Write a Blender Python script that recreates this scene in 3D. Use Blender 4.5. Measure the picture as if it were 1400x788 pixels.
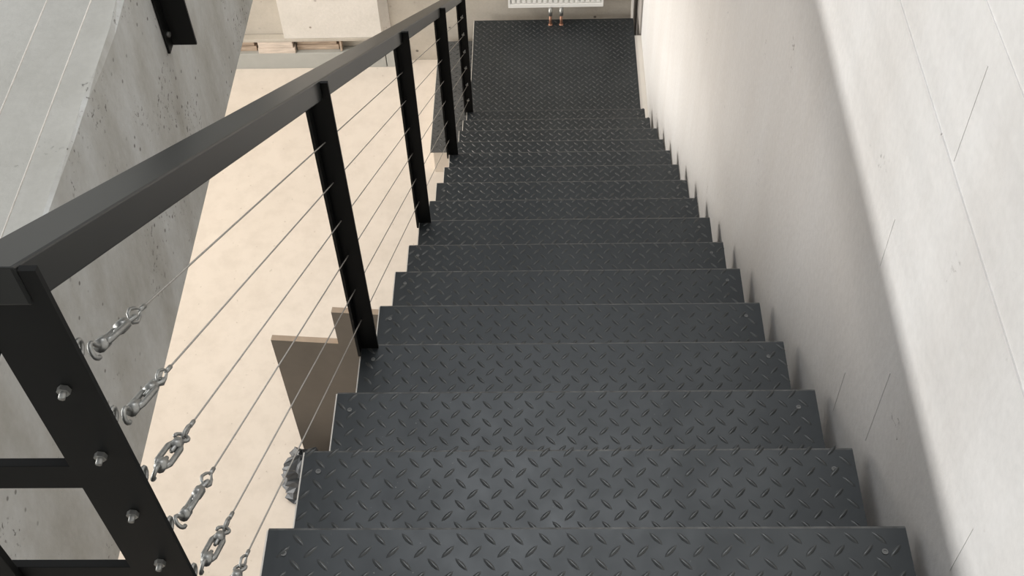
import bpy, math, random
from mathutils import Vector, Matrix

for o in list(bpy.data.objects):
    bpy.data.objects.remove(o, do_unlink=True)
S = bpy.context.scene
COL = S.collection
random.seed(7)

T = 3.498            # height of the gallery floor above the ground floor
GO, RI = 0.2681, 0.18411   # going and rise of the stairs
SL = RI / GO

# ------------------------------------------------------------------ camera
PITCH, YAW, ROLL, FPX = 0.8808, 0.0465, -0.0452, 1638.39
def cam_axes(p, y, r):
    f = Vector((0, math.cos(p), -math.sin(p))); u = Vector((0, math.sin(p), math.cos(p))); x = Vector((1, 0, 0))
    Rz = Matrix.Rotation(y, 3, 'Z')
    f, u, x = Rz @ f, Rz @ u, Rz @ x
    return math.cos(r) * x + math.sin(r) * u, -math.sin(r) * x + math.cos(r) * u, f
cx, cu, cf = cam_axes(PITCH, YAW, ROLL)
cam = bpy.data.cameras.new('camera')
co = bpy.data.objects.new('camera', cam); COL.objects.link(co)
cam.sensor_fit = 'HORIZONTAL'; cam.sensor_width = 36.0; cam.lens = 36.0 * FPX / 1400.0
cam.clip_start = 0.02; cam.clip_end = 200
m = Matrix((cx, cu, -cf)).transposed().to_4x4()
m.translation = Vector((-0.05544, -0.64578, 1.53656 + T))
co.matrix_world = m
S.camera = co

# ------------------------------------------------------------------ world, lights, exposure
w = bpy.data.worlds.new('overcast_sky'); S.world = w; w.use_nodes = True
bg = w.node_tree.nodes['Background']
bg.inputs[0].default_value = (0.96, 0.98, 1.0, 1); bg.inputs[1].default_value = 0.50
def area(name, loc, target, sx, sy, power, col):
    l = bpy.data.lights.new(name, 'AREA'); l.shape = 'RECTANGLE'; l.size = sx; l.size_y = sy
    l.energy = power; l.color = col
    o = bpy.data.objects.new(name, l); COL.objects.link(o); o.location = loc
    o.rotation_euler = (Vector(target) - Vector(loc)).to_track_quat('-Z', 'Y').to_euler()
    return o
# ribbon window of the upper storey, far across the gallery
area('upper_ribbon_window_light', (-14.0, 2.0, T + 0.56), (0, 2.0, T + 0.56), 16.0, 0.52, 2000, (1.0, 0.99, 0.96))
# unseen overhead light, added for sheen on the near treads
area('added_sheen_light', (0.3, 3.2, T + 5.0), (0.1, 1.6, T), 2.6, 1.8, 150, (0.96, 0.98, 1.0))
# unseen fill added under the gallery to brighten the bottom landing
area('added_landing_fill', (-2.7, 4.1, T - 0.40), (-0.6, 4.5, 0.3), 1.6, 0.8, 56, (1.0, 0.93, 0.84))
area('lower_window_light', (-6.2, 3.4, 0.75), (0, 3.4, 0.75), 7.0, 1.2, 245, (1.0, 0.95, 0.895))  # low windows of the ground floor, left of the stairs
S.view_settings.view_transform = 'Standard'; S.view_settings.look = 'None'
S.view_settings.exposure = 0.0; S.view_settings.gamma = 1.0
S.view_settings.use_curve_mapping = False

# ------------------------------------------------------------------ materials
def mat(name):
    mt = bpy.data.materials.new(name); mt.use_nodes = True
    nt = mt.node_tree; b = nt.nodes['Principled BSDF']
    return mt, nt, b
def N(nt, t, **kw):
    n = nt.nodes.new(t)
    for k, v in kw.items(): setattr(n, k, v)
    return n
def coords(nt, scale=(1, 1, 1)):
    tc = N(nt, 'ShaderNodeTexCoord'); mp = N(nt, 'ShaderNodeMapping'); mp.inputs['Scale'].default_value = scale
    nt.links.new(tc.outputs['Object'], mp.inputs['Vector']); return mp.outputs[0]
def noise(nt, vec, scale, detail=5, rough=0.6):
    n = N(nt, 'ShaderNodeTexNoise'); n.inputs['Scale'].default_value = scale; n.inputs['Detail'].default_value = detail
    n.inputs['Roughness'].default_value = rough; nt.links.new(vec, n.inputs['Vector']); return n.outputs['Fac']
def ramp(nt, fac, stops):
    r = N(nt, 'ShaderNodeValToRGB'); e = r.color_ramp.elements
    while len(e) < len(stops): e.new(0.5)
    for i, (p, c) in enumerate(stops):
        e[i].position = p; e[i].color = (*c, 1) if len(c) == 3 else c
    nt.links.new(fac, r.inputs[0]); return r.outputs[0]
def mix(nt, a, b, fac, mode='MIX'):
    n = N(nt, 'ShaderNodeMix', data_type='RGBA', blend_type=mode)
    if isinstance(fac, (int, float)): n.inputs[0].default_value = fac
    else: nt.links.new(fac, n.inputs[0])
    for s, v in ((n.inputs[6], a), (n.inputs[7], b)):
        if isinstance(v, tuple): s.default_value = (*v, 1)
        else: nt.links.new(v, s)
    return n.outputs[2]
def bump(nt, b, h, strength, dist):
    n = N(nt, 'ShaderNodeBump'); n.inputs['Strength'].default_value = strength; n.inputs['Distance'].default_value = dist
    nt.links.new(h, n.inputs['Height']); nt.links.new(n.outputs[0], b.inputs['Normal'])
def concrete(name, c1, c2, pit=(0.10, 0.09, 0.08), pit_scale=26, pit_amt=0.5, stretch=(1, 1, 1), rough=0.8, pit_r=0.16, honey=0.38):
    mt, nt, b = mat(name); v = coords(nt, stretch); v0 = coords(nt)
    base = ramp(nt, noise(nt, v, 2.3, 6, 0.62), [(0.32, c1), (0.68, c2)])
    fine = noise(nt, v0, 60, 4, 0.6)
    base = mix(nt, base, ramp(nt, fine, [(0.3, (0.86, 0.86, 0.86)), (0.7, (1, 1, 1))]), 0.5, 'MULTIPLY')
    vo = N(nt, 'ShaderNodeTexVoronoi'); vo.inputs['Scale'].default_value = pit_scale; nt.links.new(v0, vo.inputs['Vector'])
    pits = ramp(nt, vo.outputs['Distance'], [(pit_r * 0.55, (1, 1, 1)), (pit_r, (0, 0, 0))])
    sel = ramp(nt, noise(nt, v0, 3.1, 2, 0.5), [(1.0 - pit_amt - 0.04, (0, 0, 0)), (1.0 - pit_amt + 0.08, (1, 1, 1))])
    sep = N(nt, 'ShaderNodeSeparateColor'); nt.links.new(vo.outputs['Color'], sep.inputs[0])
    few = ramp(nt, sep.outputs[0], [(0.55, (0, 0, 0)), (0.6, (1, 1, 1))])
    pm = mix(nt, mix(nt, pits, sel, 1.0, 'MULTIPLY'), few, 1.0, 'MULTIPLY')
    hn = ramp(nt, noise(nt, v0, 75, 3, 0.6), [(0.60, (0, 0, 0)), (0.66, (1, 1, 1))])
    hm = ramp(nt, noise(nt, v0, 5.5, 4, 0.6), [(1.02 - honey, (0, 0, 0)), (1.10 - honey, (1, 1, 1))])
    hc = mix(nt, hn, hm, 1.0, 'MULTIPLY')
    pm = mix(nt, pm, hc, 1.0, 'LIGHTEN')
    col = mix(nt, base, pit, pm)
    nt.links.new(col, b.inputs['Base Color']); b.inputs['Roughness'].default_value = rough
    inv = N(nt, 'ShaderNodeMath', operation='SUBTRACT'); nt.links.new(fine, inv.inputs[0]); nt.links.new(pm, inv.inputs[1])
    bump(nt, b, inv.outputs[0], 0.25, 0.004)
    return mt
def plain(name, col, rough=0.5, metal=0.0, var=0.12, vscale=14, bstr=0.0, stretch=(1, 1, 1), spec=0.5):
    mt, nt, b = mat(name); v = coords(nt, stretch); n = noise(nt, v, vscale, 4, 0.6)
    lo = tuple(c * (1 - var) for c in col); hi = tuple(min(1, c * (1 + var)) for c in col)
    nt.links.new(ramp(nt, n, [(0.3, lo), (0.7, hi)]), b.inputs['Base Color'])
    b.inputs['Roughness'].default_value = rough; b.inputs['Metallic'].default_value = metal
    b.inputs['Specular IOR Level'].default_value = spec
    if bstr: bump(nt, b, n, bstr, 0.002)
    return mt
M = {}
M['beam'] = concrete('cast_concrete_grey', (0.40, 0.385, 0.345), (0.60, 0.605, 0.59), pit=(0.16, 0.15, 0.135), pit_scale=30, pit_amt=0.5, stretch=(1, 2.6, 1.2), honey=0.49)
M['screed'] = concrete('gallery_screed', (0.47, 0.46, 0.42), (0.60, 0.59, 0.55), pit_amt=0.2, pit_scale=18)
M['pale'] = concrete('pale_concrete', (0.58, 0.55, 0.50), (0.72, 0.68, 0.63), pit=(0.25, 0.21, 0.18), pit_scale=15, pit_amt=0.75, pit_r=0.16)
M['backwall'] = concrete('back_wall_concrete', (0.36, 0.325, 0.275), (0.48, 0.44, 0.38), pit_scale=14, pit_amt=0.5)  # shade on the wall behind the column is put into this darker colour
M['white_wall'] = concrete('white_painted_concrete', (0.70, 0.675, 0.65), (0.76, 0.745, 0.73), pit=(0.22, 0.20, 0.18), pit_scale=16, pit_amt=0.58, stretch=(1, 1.6, 0.35), rough=0.7, pit_r=0.075)
def floor_mat():
    mt, nt, b = mat('beige_screed_floor'); v = coords(nt)
    base = ramp(nt, noise(nt, v, 1.1, 6, 0.6), [(0.3, (0.65, 0.58, 0.505)), (0.7, (0.72, 0.65, 0.575))])
    mott = ramp(nt, noise(nt, v, 9, 5, 0.65), [(0.32, (0.87, 0.86, 0.85)), (0.56, (1, 1, 1))])
    spots = ramp(nt, noise(nt, v, 38, 2, 0.5), [(0.24, (0.55, 0.5, 0.45)), (0.3, (1, 1, 1))])
    c = mix(nt, mix(nt, base, mott, 0.6, 'MULTIPLY'), spots, 0.5, 'MULTIPLY')
    nt.links.new(c, b.inputs['Base Color']); b.inputs['Roughness'].default_value = 0.55
    return mt
M['floor'] = floor_mat()
def tread_mat():
    mt, nt, b = mat('dark_chequer_steel'); v = coords(nt)
    base = ramp(nt, noise(nt, v, 4, 6, 0.65), [(0.3, (0.020, 0.024, 0.027)), (0.7, (0.036, 0.041, 0.044))])
    dust = ramp(nt, noise(nt, v, 120, 2, 0.5), [(0.74, (0, 0, 0)), (0.80, (1, 1, 1))])
    nt.links.new(mix(nt, base, (0.16, 0.16, 0.15), dust), b.inputs['Base Color'])
    nt.links.new(ramp(nt, noise(nt, v, 7, 4, 0.6), [(0.3, (0.37, 0.37, 0.37)), (0.7, (0.50, 0.50, 0.50))]), b.inputs['Roughness'])
    b.inputs['Metallic'].default_value = 0.25
    return mt
M['tread'] = tread_mat()
M['tear'] = plain('lightened_tear_steel', (0.066, 0.069, 0.069), 0.34, 0.4, 0.2, 6)  # glints on the tread tears are put into this lighter colour
M['nosing'] = plain('rubbed_nosing_steel', (0.105, 0.106, 0.104), 0.45, 0.3, 0.55, 30)
M['grey_plate'] = plain('grey_chequer_steel', (0.105, 0.107, 0.107), 0.45, 0.3, 0.2, 5)
M['screw'] = plain('dull_screw_steel', (0.15, 0.15, 0.145), 0.5, 0.3, 0.15, 90)
M['black'] = plain('black_painted_steel', (0.0045, 0.0048, 0.0045), 0.55, 0.0, 0.2, 9, spec=0.22)
M['rail'] = plain('charcoal_handrail_steel', (0.024, 0.025, 0.024), 0.34, 0.15, 0.3, 5, stretch=(1, 0.3, 0.3), spec=0.28)
M['galv'] = plain('galvanised_steel', (0.33, 0.33, 0.315), 0.42, 0.8, 0.2, 90)
M['cable'] = plain('steel_wire_rope', (0.36, 0.34, 0.31), 0.45, 0.6, 0.15, 200)
M['highlight'] = plain('painted_highlight_steel', (0.72, 0.68, 0.62), 0.45, 0.1, 0.1, 60)  # highlights of tread edges and gallery ropes, put into a pale colour
M['board'] = plain('brown_board', (0.105, 0.088, 0.07), 0.7, 0, 0.12, 5)
M['board_edge'] = plain('lit_board_edge', (0.36, 0.28, 0.21), 0.7, 0, 0.12, 12)  # edge faces coloured lighter, as if lit from above
M['bag'] = plain('grey_plastic_sheet', (0.055, 0.06, 0.066), 0.5, 0, 0.25, 18)
M['radiator'] = plain('white_radiator_enamel', (0.80, 0.79, 0.76), 0.35, 0, 0.02, 5)
M['copper'] = plain('copper_pipe', (0.40, 0.22, 0.15), 0.5, 0.7, 0.2, 40)
M['timber'] = plain('sawn_timber', (0.40, 0.31, 0.235), 0.8, 0, 0.3, 9, stretch=(1, 6, 8))
M['timber_pale'] = plain('pale_sawn_timber', (0.56, 0.48, 0.41), 0.8, 0, 0.2, 9, stretch=(1, 6, 8))
M['sill'] = plain('grey_sill_sheet', (0.36, 0.36, 0.335), 0.55, 0, 0.12, 3)
M['jamb'] = plain('grey_jamb', (0.42, 0.39, 0.36), 0.7, 0, 0.1, 6)
M['white_trim'] = plain('white_trim_paint', (0.80, 0.76, 0.70), 0.6, 0, 0.04, 5)
M['step_box'] = plain('pale_plywood', (0.60, 0.53, 0.45), 0.7, 0, 0.1, 8)

# ------------------------------------------------------------------ mesh helpers
class MB:
    def __init__(s): s.v = []; s.f = []; s.mi = []; s.sm = []
    def add(s, vs, fs, mi=0, smooth=False):
        b = len(s.v); s.v += [Vector(p) for p in vs]
        for f in fs: s.f.append([b + i for i in f]); s.mi.append(mi); s.sm.append(smooth)
        return s
    def box(s, x0, x1, y0, y1, z0, z1, mi=0):
        return s.add([(x0, y0, z0), (x1, y0, z0), (x1, y1, z0), (x0, y1, z0), (x0, y0, z1), (x1, y0, z1), (x1, y1, z1), (x0, y1, z1)],
                     [(3, 2, 1, 0), (4, 5, 6, 7), (0, 1, 5, 4), (1, 2, 6, 5), (2, 3, 7, 6), (3, 0, 4, 7)], mi)
    def prism_x(s, prof, x0, x1, mi=0):                # profile of (y, z), counter-clockwise seen from +x
        n = len(prof)
        vs = [(x0, y, z) for y, z in prof] + [(x1, y, z) for y, z in prof]
        fs = [tuple(reversed(range(n))), tuple(range(n, 2 * n))] + [(i, (i + 1) % n, n + (i + 1) % n, n + i) for i in range(n)]
        return s.add(vs, fs, mi)
    def prism_z(s, prof, z0, z1, mi=0):                # profile of (x, y), counter-clockwise from above
        n = len(prof)
        vs = [(x, y, z0) for x, y in prof] + [(x, y, z1) for x, y in prof]
        fs = [tuple(reversed(range(n))), tuple(range(n, 2 * n))] + [(i, (i + 1) % n, n + (i + 1) % n, n + i) for i in range(n)]
        return s.add(vs, fs, mi)
    def tube(s, pts, r, n=8, closed=False, mi=0, caps=True):
        pts = [Vector(p) for p in pts]; k = len(pts); rings = []
        ref = None
        for i, p in enumerate(pts):
            if closed: t = pts[(i + 1) % k] - pts[i - 1]
            else: t = pts[min(i + 1, k - 1)] - pts[max(i - 1, 0)]
            t.normalize()
            if ref is None:
                ref = t.orthogonal().normalized()
            ref = (ref - t * ref.dot(t)).normalized(); bn = t.cross(ref)
            rr = r[i] if isinstance(r, (list, tuple)) else r
            rings.append([p + (ref * math.cos(2 * math.pi * j / n) + bn * math.sin(2 * math.pi * j / n)) * rr for j in range(n)])
        vs = [v for rg in rings for v in rg]; fs = []
        for i in range(k if closed else k - 1):
            a, b = i * n, ((i + 1) % k) * n
            fs += [(a + j, a + (j + 1) % n, b + (j + 1) % n, b + j) for j in range(n)]
        if caps and not closed:
            fs += [tuple(reversed(range(n))), tuple(range((k - 1) * n, k * n))]
        return s.add(vs, fs, mi, True)
    def build(s, name, mats, parent=None, origin=None, bevel=0.0):
        """one mesh object; vertices are given in world space"""
        if not isinstance(mats, (list, tuple)): mats = [mats]
        org = Vector(origin) if origin is not None else Vector((0, 0, 0))
        me = bpy.data.meshes.new(name)
        me.from_pydata([v - org for v in s.v], [], s.f); me.update()
        for mt in mats: me.materials.append(mt)
        for p, mi, sm in zip(me.polygons, s.mi, s.sm): p.material_index = mi; p.use_smooth = sm
        o = bpy.data.objects.new(name, me); COL.objects.link(o)
        o.location = org - (wpos(parent) if parent else Vector((0, 0, 0)))
        if parent: o.parent = parent
        if bevel:
            b = o.modifiers.new('bevel', 'BEVEL'); b.width = bevel; b.segments = 2; b.limit_method = 'ANGLE'; b.angle_limit = math.radians(40)
        return o
def wpos(o):
    p = Vector((0, 0, 0))
    while o: p += o.location; o = o.parent
    return p
def tag(o, label=None, cat=None, group=None, kind=None):
    if label: o['label'] = label
    if cat: o['category'] = cat
    if group: o['group'] = group
    if kind: o['kind'] = kind
    return o
def thing(name, loc, label, cat, group=None):
    o = bpy.data.objects.new(name, None); COL.objects.link(o); o.location = loc; o.empty_display_size = 0.1
    return tag(o, label, cat, group)
def copy_to(o, loc, parent):
    c = o.copy(); COL.objects.link(c); c.parent = parent; c.location = loc; return c

# ------------------------------------------------------------------ the setting
WX = 0.530           # face of the white wall beside the stairs
BX = -0.945          # face of the gallery beam
BW = 5.43            # back wall of the ground floor
tag(MB().box(-9, 3.0, -4, 9, -0.2, 0).build('floor', M['floor']), 'pale beige screed ground floor far below the stairs', 'floor', kind='structure')

cl = MB()
# gallery slab with its deep edge beam: the edge is chipped along the top arris
n = 90; top = []; bot = []
vs = []; fs = []
ys = [-4 + (6.2 + 4) * i / n for i in range(n + 1)]
rnd = random.Random(3)
for i, y in enumerate(ys):
    c1 = 0.004 + 0.014 * rnd.random() ** 2; c2 = 0.004 + 0.016 * rnd.random() ** 2
    vs += [(-9, y, T - 0.25), (BX - 0.45, y, T - 0.25), (BX - 0.45, y, T - 0.70), (BX, y, T - 0.70), (BX, y, T - c2), (BX - c1, y, T), (-9, y, T)]
for i in range(n):
    a, b = i * 7, (i + 1) * 7
    for j in range(7):
        k = (j + 1) % 7
        fs.append((a + j, b + j, b + k, a + k))
fs.append(tuple(range(7))); fs.append(tuple(reversed(range(n * 7, n * 7 + 7))))
cl.add(vs, fs)
for idx, f in enumerate(cl.f):
    if idx < n * 7 and idx % 7 == 5: cl.mi[idx] = 1
slab = tag(cl.build('ceiling', [M['beam'], M['screed']]), 'thick grey pitted concrete gallery slab with chipped edge at left', 'slab', kind='structure')

wr = tag(MB().box(WX, WX + 0.25, -4, 5.20, 0, T + 3.2).build('wall_right', M['white_wall']), 'white painted concrete wall running beside the stairs', 'wall', kind='structure')
def seam(y0, y1, z0, z1, d=0.0018):
    MB().box(WX - d, WX + 0.004, y0, y1, T + z0, T + z1).build('formwork_seam', M['white_wall'], wr)
random.seed(5)
for z, w_ in ((0.297, 0.0035), (0.535, 0.0045)):
    y = -1.2
    while y < 5.1:
        L = random.uniform(0.25, 0.7); seam(y, min(5.1, y + L), z - w_ / 2 + random.uniform(-.002, .002), z + w_ / 2, random.uniform(0.0012, 0.003)); y += L + random.uniform(0.0, 0.05)
for y, z0, z1 in ((0.554, -0.371, -0.157), (0.736, -0.547, -0.410), (0.733, -0.083, 0.038), (0.597, 0.307, 0.482), (0.159, -0.098, 0.029), (1.203, 0.302, 0.526)):
    seam(y - 0.0012, y + 0.0012, z0, z1, 0.0009)

tag(MB().box(-9, 0.478, BW, BW + 0.3, 0, T - 0.25).build('wall_back', M['backwall']), 'beige grey concrete wall behind the bottom landing', 'wall', kind='structure')
tag(MB().box(0.521, 0.62, 5.215, 5.54, 0, 2.6).build('trim_1', M['jamb']), 'narrow grey upright jamb at the far end of the white wall', 'jamb', kind='structure')
tag(MB().box(0.521, 0.62, 5.555, 6.1, 0, 2.6).build('trim_2', M['white_trim']), 'thin white upright strip beyond the grey jamb', 'trim', kind='structure')
tag(MB().box(0.489, WX, 4.36, 5.20, 0.0, T - 17 * RI - 0.012).build('trim_3', M['white_trim']), 'pale ledge between the bottom landing and the white wall', 'ledge', kind='structure')

# pale chamfered column on its grey sill
tag(MB().prism_z([(-1.705, 5.38), (-1.085, 5.38), (-1.030, BW - 0.002), (-1.705, BW - 0.002)], T - 3.268, T - 0.72).build('concrete_column', M['pale'], origin=(-1.37, 5.4, T - 3.268)),
    'pale pitted concrete column with chamfered edge behind the handrail', 'column')
sl = thing('window_sill', (-1.8, 5.39, 0), 'long grey sheet sill under the pale column at floor level', 'sill')
MB().box(-3.2, -1.078, 5.365, BW - 0.002, 0, T - 3.375).build('sill_panel', M['sill'], sl, bevel=0.003)
MB().box(-1.073, -1.018, 5.365, BW - 0.002, 0, T - 3.375).build('sill_panel', M['sill'], sl, bevel=0.003)
MB().box(-3.2, -1.018, 5.372, BW - 0.002, T - 3.290, T - 3.2685).build('sill_ledge', M['backwall'], sl, bevel=0.003)
blocks = [(-1.885, -1.648, 0.062, 'timber_pale', 'pale sawn timber block in the slot above the grey sill'),
          (-1.640, -1.372, 0.030, 'timber', 'brown timber packer set back in the slot beside the pale block'),
          (-2.130, -1.900, 0.035, 'timber', 'dark timber packer at the left end of the slot')]
for x0, x1, prot, mk, lb in blocks:
    y0 = BW - 0.002 - prot
    b = thing('timber_block', ((x0 + x1) / 2, y0, T - 3.375), lb, 'timber', 'timber packers in the sill slot')
    MB().box(x0, x1, y0, BW - 0.003, T - 3.375, T - 3.336).build('batten', M[mk], b, bevel=0.002)
    MB().box(x0 + 0.004, x1 - 0.012, y0 + 0.006, BW - 0.003, T - 3.336, T - 3.2915).build('batten', M[mk], b, bevel=0.002)
tag(MB().box(-1.362, -1.350, 5.38, BW - 0.003, T - 3.375, T - 3.2915).build('timber_block', M['timber'], origin=(-1.356, 5.4, T - 3.375)), 'thin upright timber sliver at the right end of the slot', 'timber', 'timber packers in the sill slot')

# ------------------------------------------------------------------ staircase
noseY = {0: 0.0, 1: .279, 2: .538, 3: .796, 4: 1.061, 5: 1.326, 6: 1.600, 7: 1.866, 8: 2.142, 9: 2.410, 10: 2.684, 11: 2.957, 12: 3.232, 13: 3.498, 14: 3.772, 15: 4.050, 16: 4.325}
xR = {0: .507, 1: .507, 2: .502, 3: .502, 4: .498, 5: .498, 6: .498, 7: .496, 8: .498, 9: .494, 10: .496, 11: .497, 12: .495, 13: .495, 14: .497, 15: .489, 16: .488}
xL = {0: -.507, 1: -.507, 2: -.510, 3: -.502, 4: -.497, 5: -.497, 6: -.495, 7: -.491, 8: -.490, 9: -.486, 10: -.488, 11: -.484, 12: -.486, 13: -.486, 14: -.488, 15: -.490, 16: -.490}
PITCHB = 0.0438      # spacing of the raised tears
def tear(mb, x, y, z, ang, L=0.0156, W=0.0046, H=0.0025):
    ca, sa = math.cos(ang), math.sin(ang)
    def pt(u, v, h): return (x + u * ca - v * sa, y + u * sa + v * ca, z + h)
    us = (-1, -0.62, 0, 0.62, 1)
    def half(u): return W * (1 - u * u) ** 0.8
    out = [pt(L * u, -half(u), -0.0003) for u in us] + [pt(L * u, half(u), -0.0003) for u in (0.62, 0, -0.62)]
    inn = [pt(L * .72 * u, -half(u) * .42, H * (1 - .45 * u * u)) for u in us] + [pt(L * .72 * u, half(u) * .42, H * (1 - .45 * u * u)) for u in (0.62, 0, -0.62)]
    n = 8
    fs = [(i, (i + 1) % n, n + (i + 1) % n, n + i) for i in range(n)] + [tuple(range(n, 2 * n))]
    mb.add(out + inn, fs, 0, True)
def pattern(x0, x1, y0, y1, z, px, py, turn=0.0, first_from_top=True):
    """tears in a square lattice, alternate ones turned by a right angle"""
    mb = MB()
    for par in (0, 1):
        nx = int((x1 - x0) / PITCHB) + 3; ny = int((y1 - y0) / PITCHB) + 3
        for j in range(-1, ny):
            y = y1 - py - j * PITCHB - par * PITCHB / 2
            if y > y1 - 0.006 or y < y0 + 0.004: continue
            for i in range(-1, nx):
                x = x0 + px + i * PITCHB + par * PITCHB / 2
                if x < x0 + 0.008 or x > x1 - 0.008: continue
                tear(mb, x, y, z, math.radians((-47 if par == 0 else 47) + turn))
    return mb
st = thing('staircase', (0, 2.2, 0), 'straight black steel staircase of chequer plate treads with bottom landing', 'staircase')
screw_me = None
def ring_screw(parent, x, y, z):
    global screw_me
    if screw_me is None:
        mb = MB()
        ro, ri, n = 0.0050, 0.0028, 12
        vs = []
        for rr, h in ((ro, 0.0), (ro, 0.0012), (ri, 0.0012), (ri, 0.0002)):
            vs += [(rr * math.cos(2 * math.pi * k / n), rr * math.sin(2 * math.pi * k / n), h) for k in range(n)]
        fs = []
        for a in range(3):
            fs += [(a * n + k, a * n + (k + 1) % n, (a + 1) * n + (k + 1) % n, (a + 1) * n + k) for k in range(n)]
        fs.append(tuple(range(3 * n, 4 * n)))
        mb.add(vs, fs)
        o = mb.build('screw', M['screw']); screw_me = o.data; bpy.data.objects.remove(o)
    o = bpy.data.objects.new('screw', screw_me); COL.objects.link(o); o.parent = parent
    o.location = Vector((x, y, z)) - wpos(parent)
phase = {1: (.006, .023), 2: (.031, .030), 3: (.012, .037), 4: (.022, .020)}
rp = random.Random(11)
for k in range(0, 17):
    y, z = noseY[k], T - k * RI
    x0, x1 = xL[k], xR[k]
    yb = (noseY[k - 1] - 0.022) if k else -1.6
    t = 0.005; R_ = 0.006
    prof = [(y, z - 0.045), (y, z - R_), (y - R_ * .29, z - R_ * .29), (y - R_, z)]
    if k: prof += [(yb + 0.004, z), (yb, z + 0.004), (yb, z + RI - 0.0062), (yb - t, z + RI - 0.0062), (yb - t, z - t)]
    else: prof += [(yb, z), (yb, z - t)]
    prof += [(y - t, z - t), (y - t, z - 0.045)]
    tm = MB().prism_x(prof, x0, x1); tm.mi[3] = tm.mi[4] = 1          # the bend of the nosing is rubbed brighter
    tr = tm.build('tread', [M['tread'], M['nosing']], st, origin=((x0 + x1) / 2, y, z))
    px, py = phase.get(k, (rp.random() * PITCHB, 0.012 + rp.random() * 0.03))
    vis0 = yb if k else y - 0.5
    o = pattern(x0, x1, vis0, y, z, px, py).build('raised_pattern', M['tear'], tr, origin=((x0 + x1) / 2, y, z)); o['kind'] = 'stuff'
    MB().box(x0 - 0.0026, x0 - 0.0001, max(yb, y - 0.4) + 0.002, y - 0.006, z - 0.008, z + 0.0004).build('highlight_edge', M['highlight'], tr)  # thin pale strip added for the bright highlight along the tread edge
    if k:
        ring_screw(tr, x0 + 0.030, y - 0.047, z + 0.0002); ring_screw(tr, x1 - 0.040, y - 0.047, z + 0.0002)
# landing plate
zl = T - 17 * RI
prof = [(5.352, zl - 0.05), (5.352, zl), (4.305, zl), (4.305, zl - 0.005), (5.347, zl - 0.005), (5.347, zl - 0.05)]
ld = MB().prism_x(list(reversed(prof)), -0.493, 0.488).build('landing_plate', M['tread'], st, origin=(0, 4.8, zl))
o = pattern(-0.493, 0.488, 4.305, 5.352, zl, 0.02, 0.02).build('raised_pattern', M['tear'], ld, origin=(0, 4.8, zl)); o['kind'] = 'stuff'
MB().box(-0.4957, -0.4931, 4.31, 5.35, zl - 0.02, zl + 0.0006).build('highlight_edge', M['highlight'], ld)
for x in (-0.47, 0.465):
    for y in (4.40, 5.32):
        MB().box(x - 0.02, x + 0.02, y - 0.02, y + 0.02, 0, zl - 0.005).build('landing_leg', M['black'], st)
# sawtooth stringers under the treads
for x in (-0.44, 0.43):
    prof = []
    for k in range(1, 17):
        z = T - k * RI - 0.0055
        prof += [(noseY[k - 1] - 0.021, z), (noseY[k] - 0.0055, z)]
        if k < 16: prof += [(noseY[k] - 0.0055, z - 0.04), (noseY[k] - 0.021, z - 0.042)]
    prof += [(noseY[16] - 0.0055, T - 17 * RI - 0.03), (noseY[16] - 0.3, T - 17 * RI - 0.12), (noseY[0] - 0.021, T - RI - 0.30)]
    MB().prism_x(prof[::-1], x, x + 0.010).build('stringer', M['black'], st)
# edge beam that carries the top landing plate
MB().box(-0.50, 0.50, -1.6, -0.14, T - 0.22, T - 0.0055).build('landing_beam', M['black'], st)

# low box step beside the landing
zs = T - 18 * RI
bs = thing('box_step', (-0.6, 4.9, 0), 'low box step with grey chequer plate top left of the bottom landing', 'step')
pl = MB().box(-0.728, -0.4975, 4.383, 5.385, zs - 0.006, zs).build('step_plate', M['grey_plate'], bs, origin=(-.61, 4.9, zs))
o = pattern(-0.728, -0.4975, 4.383, 5.385, zs, 0.012, 0.018).build('raised_pattern', M['tear'], pl, origin=(-.61, 4.9, zs)); o['kind'] = 'stuff'
MB().box(-0.7305, -0.7281, 4.385, 5.38, zs - 0.008, zs + 0.0004).build('highlight_edge', M['highlight'], pl)
MB().box(-0.715, -0.50, 4.405, 5.38, 0.0, zs - 0.0062).build('step_box', M['step_box'], bs, bevel=0.002)
tag(MB().tube([(-0.645, 4.391, 0.012), (-0.62, 4.384, 0.014), (-0.60, 4.379, 0.03), (-0.592, 4.379, 0.07)], 0.011, 10).build('pipe_stub', M['copper'], origin=(-0.62, 4.39, 0)), 'short bent copper pipe at the foot of the box step', 'pipe')

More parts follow.
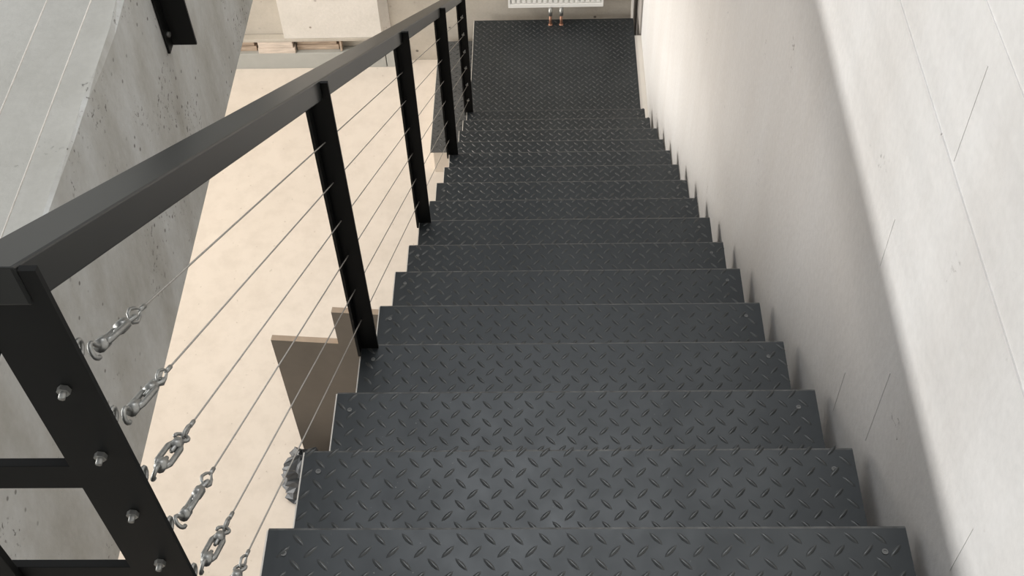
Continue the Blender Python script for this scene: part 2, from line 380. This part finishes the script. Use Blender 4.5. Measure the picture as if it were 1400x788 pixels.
# ------------------------------------------------------------------ railing
postX = {0: (-0.523, -0.457), 4: (-0.503, -0.457), 8: (-0.498, -0.451), 12: (-0.497, -0.449), 16: (-0.503, -0.456)}
postY = {0: -0.036, 4: noseY[4] - 0.009, 8: noseY[8] - 0.009, 12: noseY[12] - 0.009, 16: noseY[16] - 0.009}
CH = [0.667, 0.556, 0.443, 0.333, 0.217, 0.107]       # cable heights above the nosing line
CXL = -0.485
def nz(y): return T - y * SL
rl = thing('stair_railing', (-0.485, 2.2, 0), 'black steel stair railing with five angle posts and wire ropes', 'railing')
posts = {}
for k, (a, b) in postX.items():
    y = postY[k]; top = nz(y) + 0.806; bot = T - k * RI + 0.0012
    mb = MB()
    if k:   # angle: wide leg across the stairs, short leg pointing back up the flight
        mb.prism_z([(a, y - 0.030), (a + 0.006, y - 0.030), (a + 0.006, y - 0.006), (b, y - 0.006), (b, y), (a, y)], bot, nz(y) + 0.772)
        mb.box(-0.4715, b, y - 0.006, y, nz(y) + 0.772, top)          # tongue that rises beside the handrail
    else:
        mb.prism_z([(a, y - 0.006), (b, y - 0.006), (b, y), (a + 0.006, y), (a + 0.006, y + 0.03), (a, y + 0.03)], bot, nz(y) + 0.772)
        mb.box(-0.4715, b, y - 0.006, y, nz(y) + 0.772, top)
    p = mb.build('post', M['black'], rl, origin=((a + b) / 2, y, bot)); posts[k] = p
# handrail: hollow section cut to the slope, from the first post past the last one
rx0, rx1 = -0.526, -0.472
ya, yb_ = -0.0445, 16 * GO + 0.09
ht, hb = 0.808, 0.760
MB().prism_x([(ya, nz(ya) + hb), (yb_, nz(yb_) + hb), (yb_, nz(yb_) + ht), (ya, nz(ya) + ht)], rx0, rx1).build('handrail', M['rail'], rl, bevel=0.0025)

D = Vector((0, math.cos(math.atan(SL)), -math.sin(math.atan(SL))))     # down the slope
U = Vector((0, math.sin(math.atan(SL)), math.cos(math.atan(SL))))
XA = Vector((1, 0, 0))
def hexnut(mb, c, axis, r, h, n=6):
    axis = axis.normalized(); e1 = axis.orthogonal().normalized(); e2 = axis.cross(e1)
    vs = [c + (e1 * math.cos(2 * math.pi * i / n) + e2 * math.sin(2 * math.pi * i / n)) * r + axis * d for d in (0, h) for i in range(n)]
    mb.add(vs, [tuple(reversed(range(n))), tuple(range(n, 2 * n))] + [(i, (i + 1) % n, n + (i + 1) % n, n + i) for i in range(n)])
for i, h in enumerate(CH):
    p0 = Vector((CXL, 0.004, nz(0.0) + h - 0.018))         # eye on the back of the first post
    spin = math.radians([25, 12, -22, 38, -15, 8][i])
    A = XA * math.cos(spin) + U * math.sin(spin); B = -XA * math.sin(spin) + U * math.cos(spin)
    def L(d, a=0.0, b=0.0): return p0 + D * d + A * a + B * b
    # body: two side bars between two threaded ends
    mb = MB()
    d0, d1 = 0.047, 0.104
    for s in (-1, 1):
        mb.tube([L(d0, s * 0.0045), L(d0 + 0.008, s * 0.0074), L(d1 - 0.008, s * 0.0074), L(d1, s * 0.0045)], [0.0036, 0.0034, 0.0034, 0.0036], 8)
    mb.tube([L(d0 - 0.007), L(d0 + 0.008)], 0.0070, 10); mb.tube([L(d1 - 0.008), L(d1 + 0.007)], 0.0070, 10)
    tb = mb.build('turnbuckle', M['galv'], rl, origin=L(0.073))
    # near hook: threaded shank and a curl round the eye bolt
    mb = MB(); r = 0.0080
    pts = [L(d0 + 0.020), L(d0 - 0.004), L(d0 - 0.012, 0.0, 0.003)]
    pts += [L(d0 - 0.020 + r * math.cos(t), 0, -0.003 + r * math.sin(t) + 0.003) for t in [math.radians(q) for q in range(60, 290, 25)]]
    mb.tube(pts, 0.0026, 8); mb.build('hook', M['galv'], tb)
    mb = MB()
    pts = [L(d1 - 0.020), L(d1 + 0.004), L(d1 + 0.012, 0.003, 0)]
    pts += [L(d1 + 0.020 - r * math.cos(t), r * math.sin(t), 0) for t in [math.radians(q) for q in range(60, 290, 25)]]
    mb.tube(pts, 0.0025, 8); mb.build('hook', M['galv'], tb)
    # thimble loop of the wire rope
    mb = MB(); c = d1 + 0.036
    pts = [L(c + 0.022), L(c + 0.010, 0, 0.0052), L(c - 0.002, 0, 0.0078), L(c - 0.011, 0, 0.005), L(c - 0.0135), L(c - 0.011, 0, -0.005), L(c - 0.002, 0, -0.0078), L(c + 0.010, 0, -0.0052)]
    mb.tube(pts, 0.0021, 6, closed=True); mb.build('thimble', M['galv'], tb)
    mb = MB(); mb.tube([L(c + 0.018), L(c + 0.034)], 0.0028, 8); mb.build('ferrule', M['galv'], tb)
    # wire rope through the posts to the last one
    a0 = L(c + 0.030); yE = postY[16] - 0.006
    a1 = Vector((-0.480, yE - 0.012, nz(yE) + h - 0.004))
    cb = MB().tube([a0, a0.lerp(a1, 0.33), a0.lerp(a1, 0.66), a1], 0.00135, 6).build('cable', M['cable'], rl, origin=a0)
    # eye bolt through the first post, nut on its face
    z = nz(-0.036) + h - 0.0215
    mb = MB(); c0 = Vector((CXL, -0.0425, z))
    hexnut(mb, c0, Vector((0, -1, 0)), 0.0062, 0.005); mb.tube([c0, c0 + Vector((0, -0.011, 0))], 0.0034, 8)
    mb.build('nut', M['galv'], posts[0])
    mb = MB(); e = p0 + D * 0.012
    mb.tube([(CXL, -0.034, z), (CXL, -0.004, z - 0.002)], 0.0030, 8)
    mb.tube([Vector((CXL, 0.004 + 0.0085 * math.cos(q), z - 0.004 + 0.0085 * math.sin(q))) for q in [2 * math.pi * j / 12 for j in range(12)]], 0.0026, 6, closed=True)
    mb.build('eye_bolt', M['galv'], posts[0])
    # clamp at the last post
    mb = MB(); c0 = Vector((-0.480, yE + 0.0004, nz(yE) + h - 0.003))
    mb.tube([c0, c0 - D * 0.016], 0.0045, 8); hexnut(mb, c0, Vector((0, -1, 0)), 0.008, 0.004)
    mb.tube([c0 - D * 0.012, c0 - D * 0.012 + Vector((0.006, -0.004, 0.016))], 0.0018, 6)
    mb.build('cable_clamp', M['galv'], posts[16])

# guard across the top landing, from the first post to the gallery beam
gd = thing('landing_guardrail', (-0.74, -0.036, T), 'black flat-bar guardrail left of the nearest railing post', 'railing')
MB().box(-0.944, -0.5265, -0.0445, -0.008, T + 0.715, T + 0.838).build('top_rail', M['black'], gd, bevel=0.002)
for z0, z1 in ((0.484, 0.527), (0.262, 0.309)):
    MB().box(-0.944, -0.5232, -0.036, -0.026, T + z0, T + z1).build('flat_bar', M['black'], gd, bevel=0.001)
MB().box(-0.715, -0.655, -0.046, -0.0365, T - 0.16, T + 0.7145).build('post', M['black'], gd, bevel=0.001)
MB().box(-0.944, -0.60, -0.046, -0.036, T - 0.24, T - 0.16).build('bottom_bar', M['black'], gd, bevel=0.001)

# guard along the gallery edge
gg = thing('gallery_guardrail', (-0.94, 1.6, T - 0.27), 'black angle post guardrail with wire ropes bolted to concrete slab edge', 'railing')
def gallery_post(y):
    a, b = BX + 0.0005, -0.882
    p = MB().prism_z([(a, y - 0.038), (a + 0.006, y - 0.038), (a + 0.006, y - 0.006), (b, y - 0.006), (b, y), (a, y)], T - 0.268, T + 0.80).build('post', M['black'], gg, origin=(a, y, T - 0.268))
    mb = MB(); c0 = Vector((a + 0.006, y - 0.020, T - 0.225)); hexnut(mb, c0, Vector((1, 0, 0)), 0.007, 0.006)
    mb.build('bolt', M['galv'], p)
for y in (1.606, 2.75, 4.2): gallery_post(y)
for i, z in enumerate((0.095, 0.225, 0.34, 0.455, 0.57, 0.68)):
    MB().tube([(-0.952, 0.0, T + z), (-0.952, 2.5, T + z), (-0.952, 4.9, T + z)], 0.0015, 6).build('cable', M['highlight'], gg)  # pale non-metal colour stands in for the gleam of the ropes
MB().box(-0.965, -0.905, 0.002, 5.0, T + 0.80, T + 0.845).build('top_rail', M['rail'], gg, bevel=0.002)

# ------------------------------------------------------------------ things on the ground floor
# board with a stepped top edge, standing under the stairs
pb = thing('stepped_board', (-1.237, 2.42, 0), 'brown board with stepped top edge standing under the left of the stairs', 'board')
d = Vector((math.cos(math.radians(4.4)), -math.sin(math.radians(4.4)), 0)); nb = Vector((math.sin(math.radians(4.4)), math.cos(math.radians(4.4)), 0))
o0 = Vector((-1.237, 2.42, 0)); H = [0.982, 1.197, 1.41]; wd = [0.293, 0.293, 0.29]
out = [(0, 0)]; x = 0
for h, wx in zip(H, wd): out += [(x, h), (x + wx, h)]; x += wx
out += [(x, 0)]
nn = len(out)
vs = [o0 + d * u + Vector((0, 0, v)) for u, v in out] + [o0 + d * u + nb * 0.028 + Vector((0, 0, v)) for u, v in out]
mb = MB(); mb.add(vs, [tuple(reversed(range(nn))), tuple(range(nn, 2 * nn))], 0)
mb.add(vs, [(i, (i + 1) % nn, nn + (i + 1) % nn, nn + i) for i in range(nn)], 1)
mb.build('panel', [M['board'], M['board_edge']], pb, origin=o0)

# crumpled sheet at the foot of the board
rb = random.Random(21)
c = Vector((-1.202, 2.280, 0))
nu, nv = 18, 12; vs = []; fs = []
for j in range(nv + 1):
    t = j / nv
    for i in range(nu):
        a = 2 * math.pi * i / nu
        rr = (0.128 * (1 - 0.50 * t) + 0.02 * math.sin(5 * a + 3 * t) + rb.uniform(-0.016, 0.016)) * (1 if j < nv else 0.35)
        vs.append(c + Vector((rr * math.cos(a), rr * math.sin(a) * 0.8, 0.003 + 0.27 * t + rb.uniform(-0.012, 0.012) * (0 < j))))
for j in range(nv):
    for i in range(nu):
        fs.append((j * nu + i, j * nu + (i + 1) % nu, (j + 1) * nu + (i + 1) % nu, (j + 1) * nu + i))
fs += [tuple(reversed(range(nu))), tuple(range(nv * nu, nv * nu + nu))]
sk = MB().add(vs, fs).build('crumpled_sack', M['bag'], origin=c)
tag(sk, 'crumpled grey plastic sack on the floor below the second tread', 'sack')

# ------------------------------------------------------------------ radiator
ra = thing('radiator', (0.011, 5.33, T - 3.01), 'white ribbed panel radiator on the wall above the bottom landing', 'radiator')
rz0, rz1 = T - 3.012, T - 2.50
X0, X1 = -0.278, 0.300
MB().box(X0, X1, 5.33, 5.395, rz0 + 0.02, rz1).build('body', M['radiator'], ra, bevel=0.003)
nr = 17; pw = (X1 - X0 - 0.03) / nr
mb = MB()
for i in range(nr):
    xa = X0 + 0.015 + i * pw
    mb.prism_z([(xa + pw * .12, 5.3302), (xa + pw * .24, 5.318), (xa + pw * .76, 5.318), (xa + pw * .88, 5.3302)], rz0 + 0.032, rz1 - 0.03)
    if i < 17:
        o = mb.build('rib', M['radiator'], ra); mb = MB()
MB().box(X0, X1, 5.316, 5.3298, rz0, rz0 + 0.026).build('bottom_edge', M['radiator'], ra, bevel=0.002)
MB().box(X0, X1, 5.316, 5.3298, rz1 - 0.026, rz1).build('top_edge', M['radiator'], ra, bevel=0.002)
for x in (X0, X1 - 0.012):
    MB().box(x, x + 0.012, 5.316, 5.3298, rz0 + 0.0262, rz1 - 0.0262).build('side_edge', M['radiator'], ra)
MB().box(-0.2, 0.2, 5.3952, BW - 0.0005, T - 2.80, T - 2.76).build('bracket', M['galv'], ra)
for x in (-0.022, 0.044):
    cp = MB().tube([(x, 5.300, zl + 0.001), (x, 5.300, zl + 0.072)], 0.0085, 12).build('pipe', M['copper'], ra)
    MB().tube([(x, 5.300, zl + 0.072), (x, 5.300, zl + 0.105), (x, 5.340, zl + 0.118)], 0.0125, 12).build('valve', M['galv'], cp)
    MB().tube([(x, 5.300, zl + 0.0012), (x, 5.300, zl + 0.006)], 0.014, 12).build('collar', M['copper'], cp)
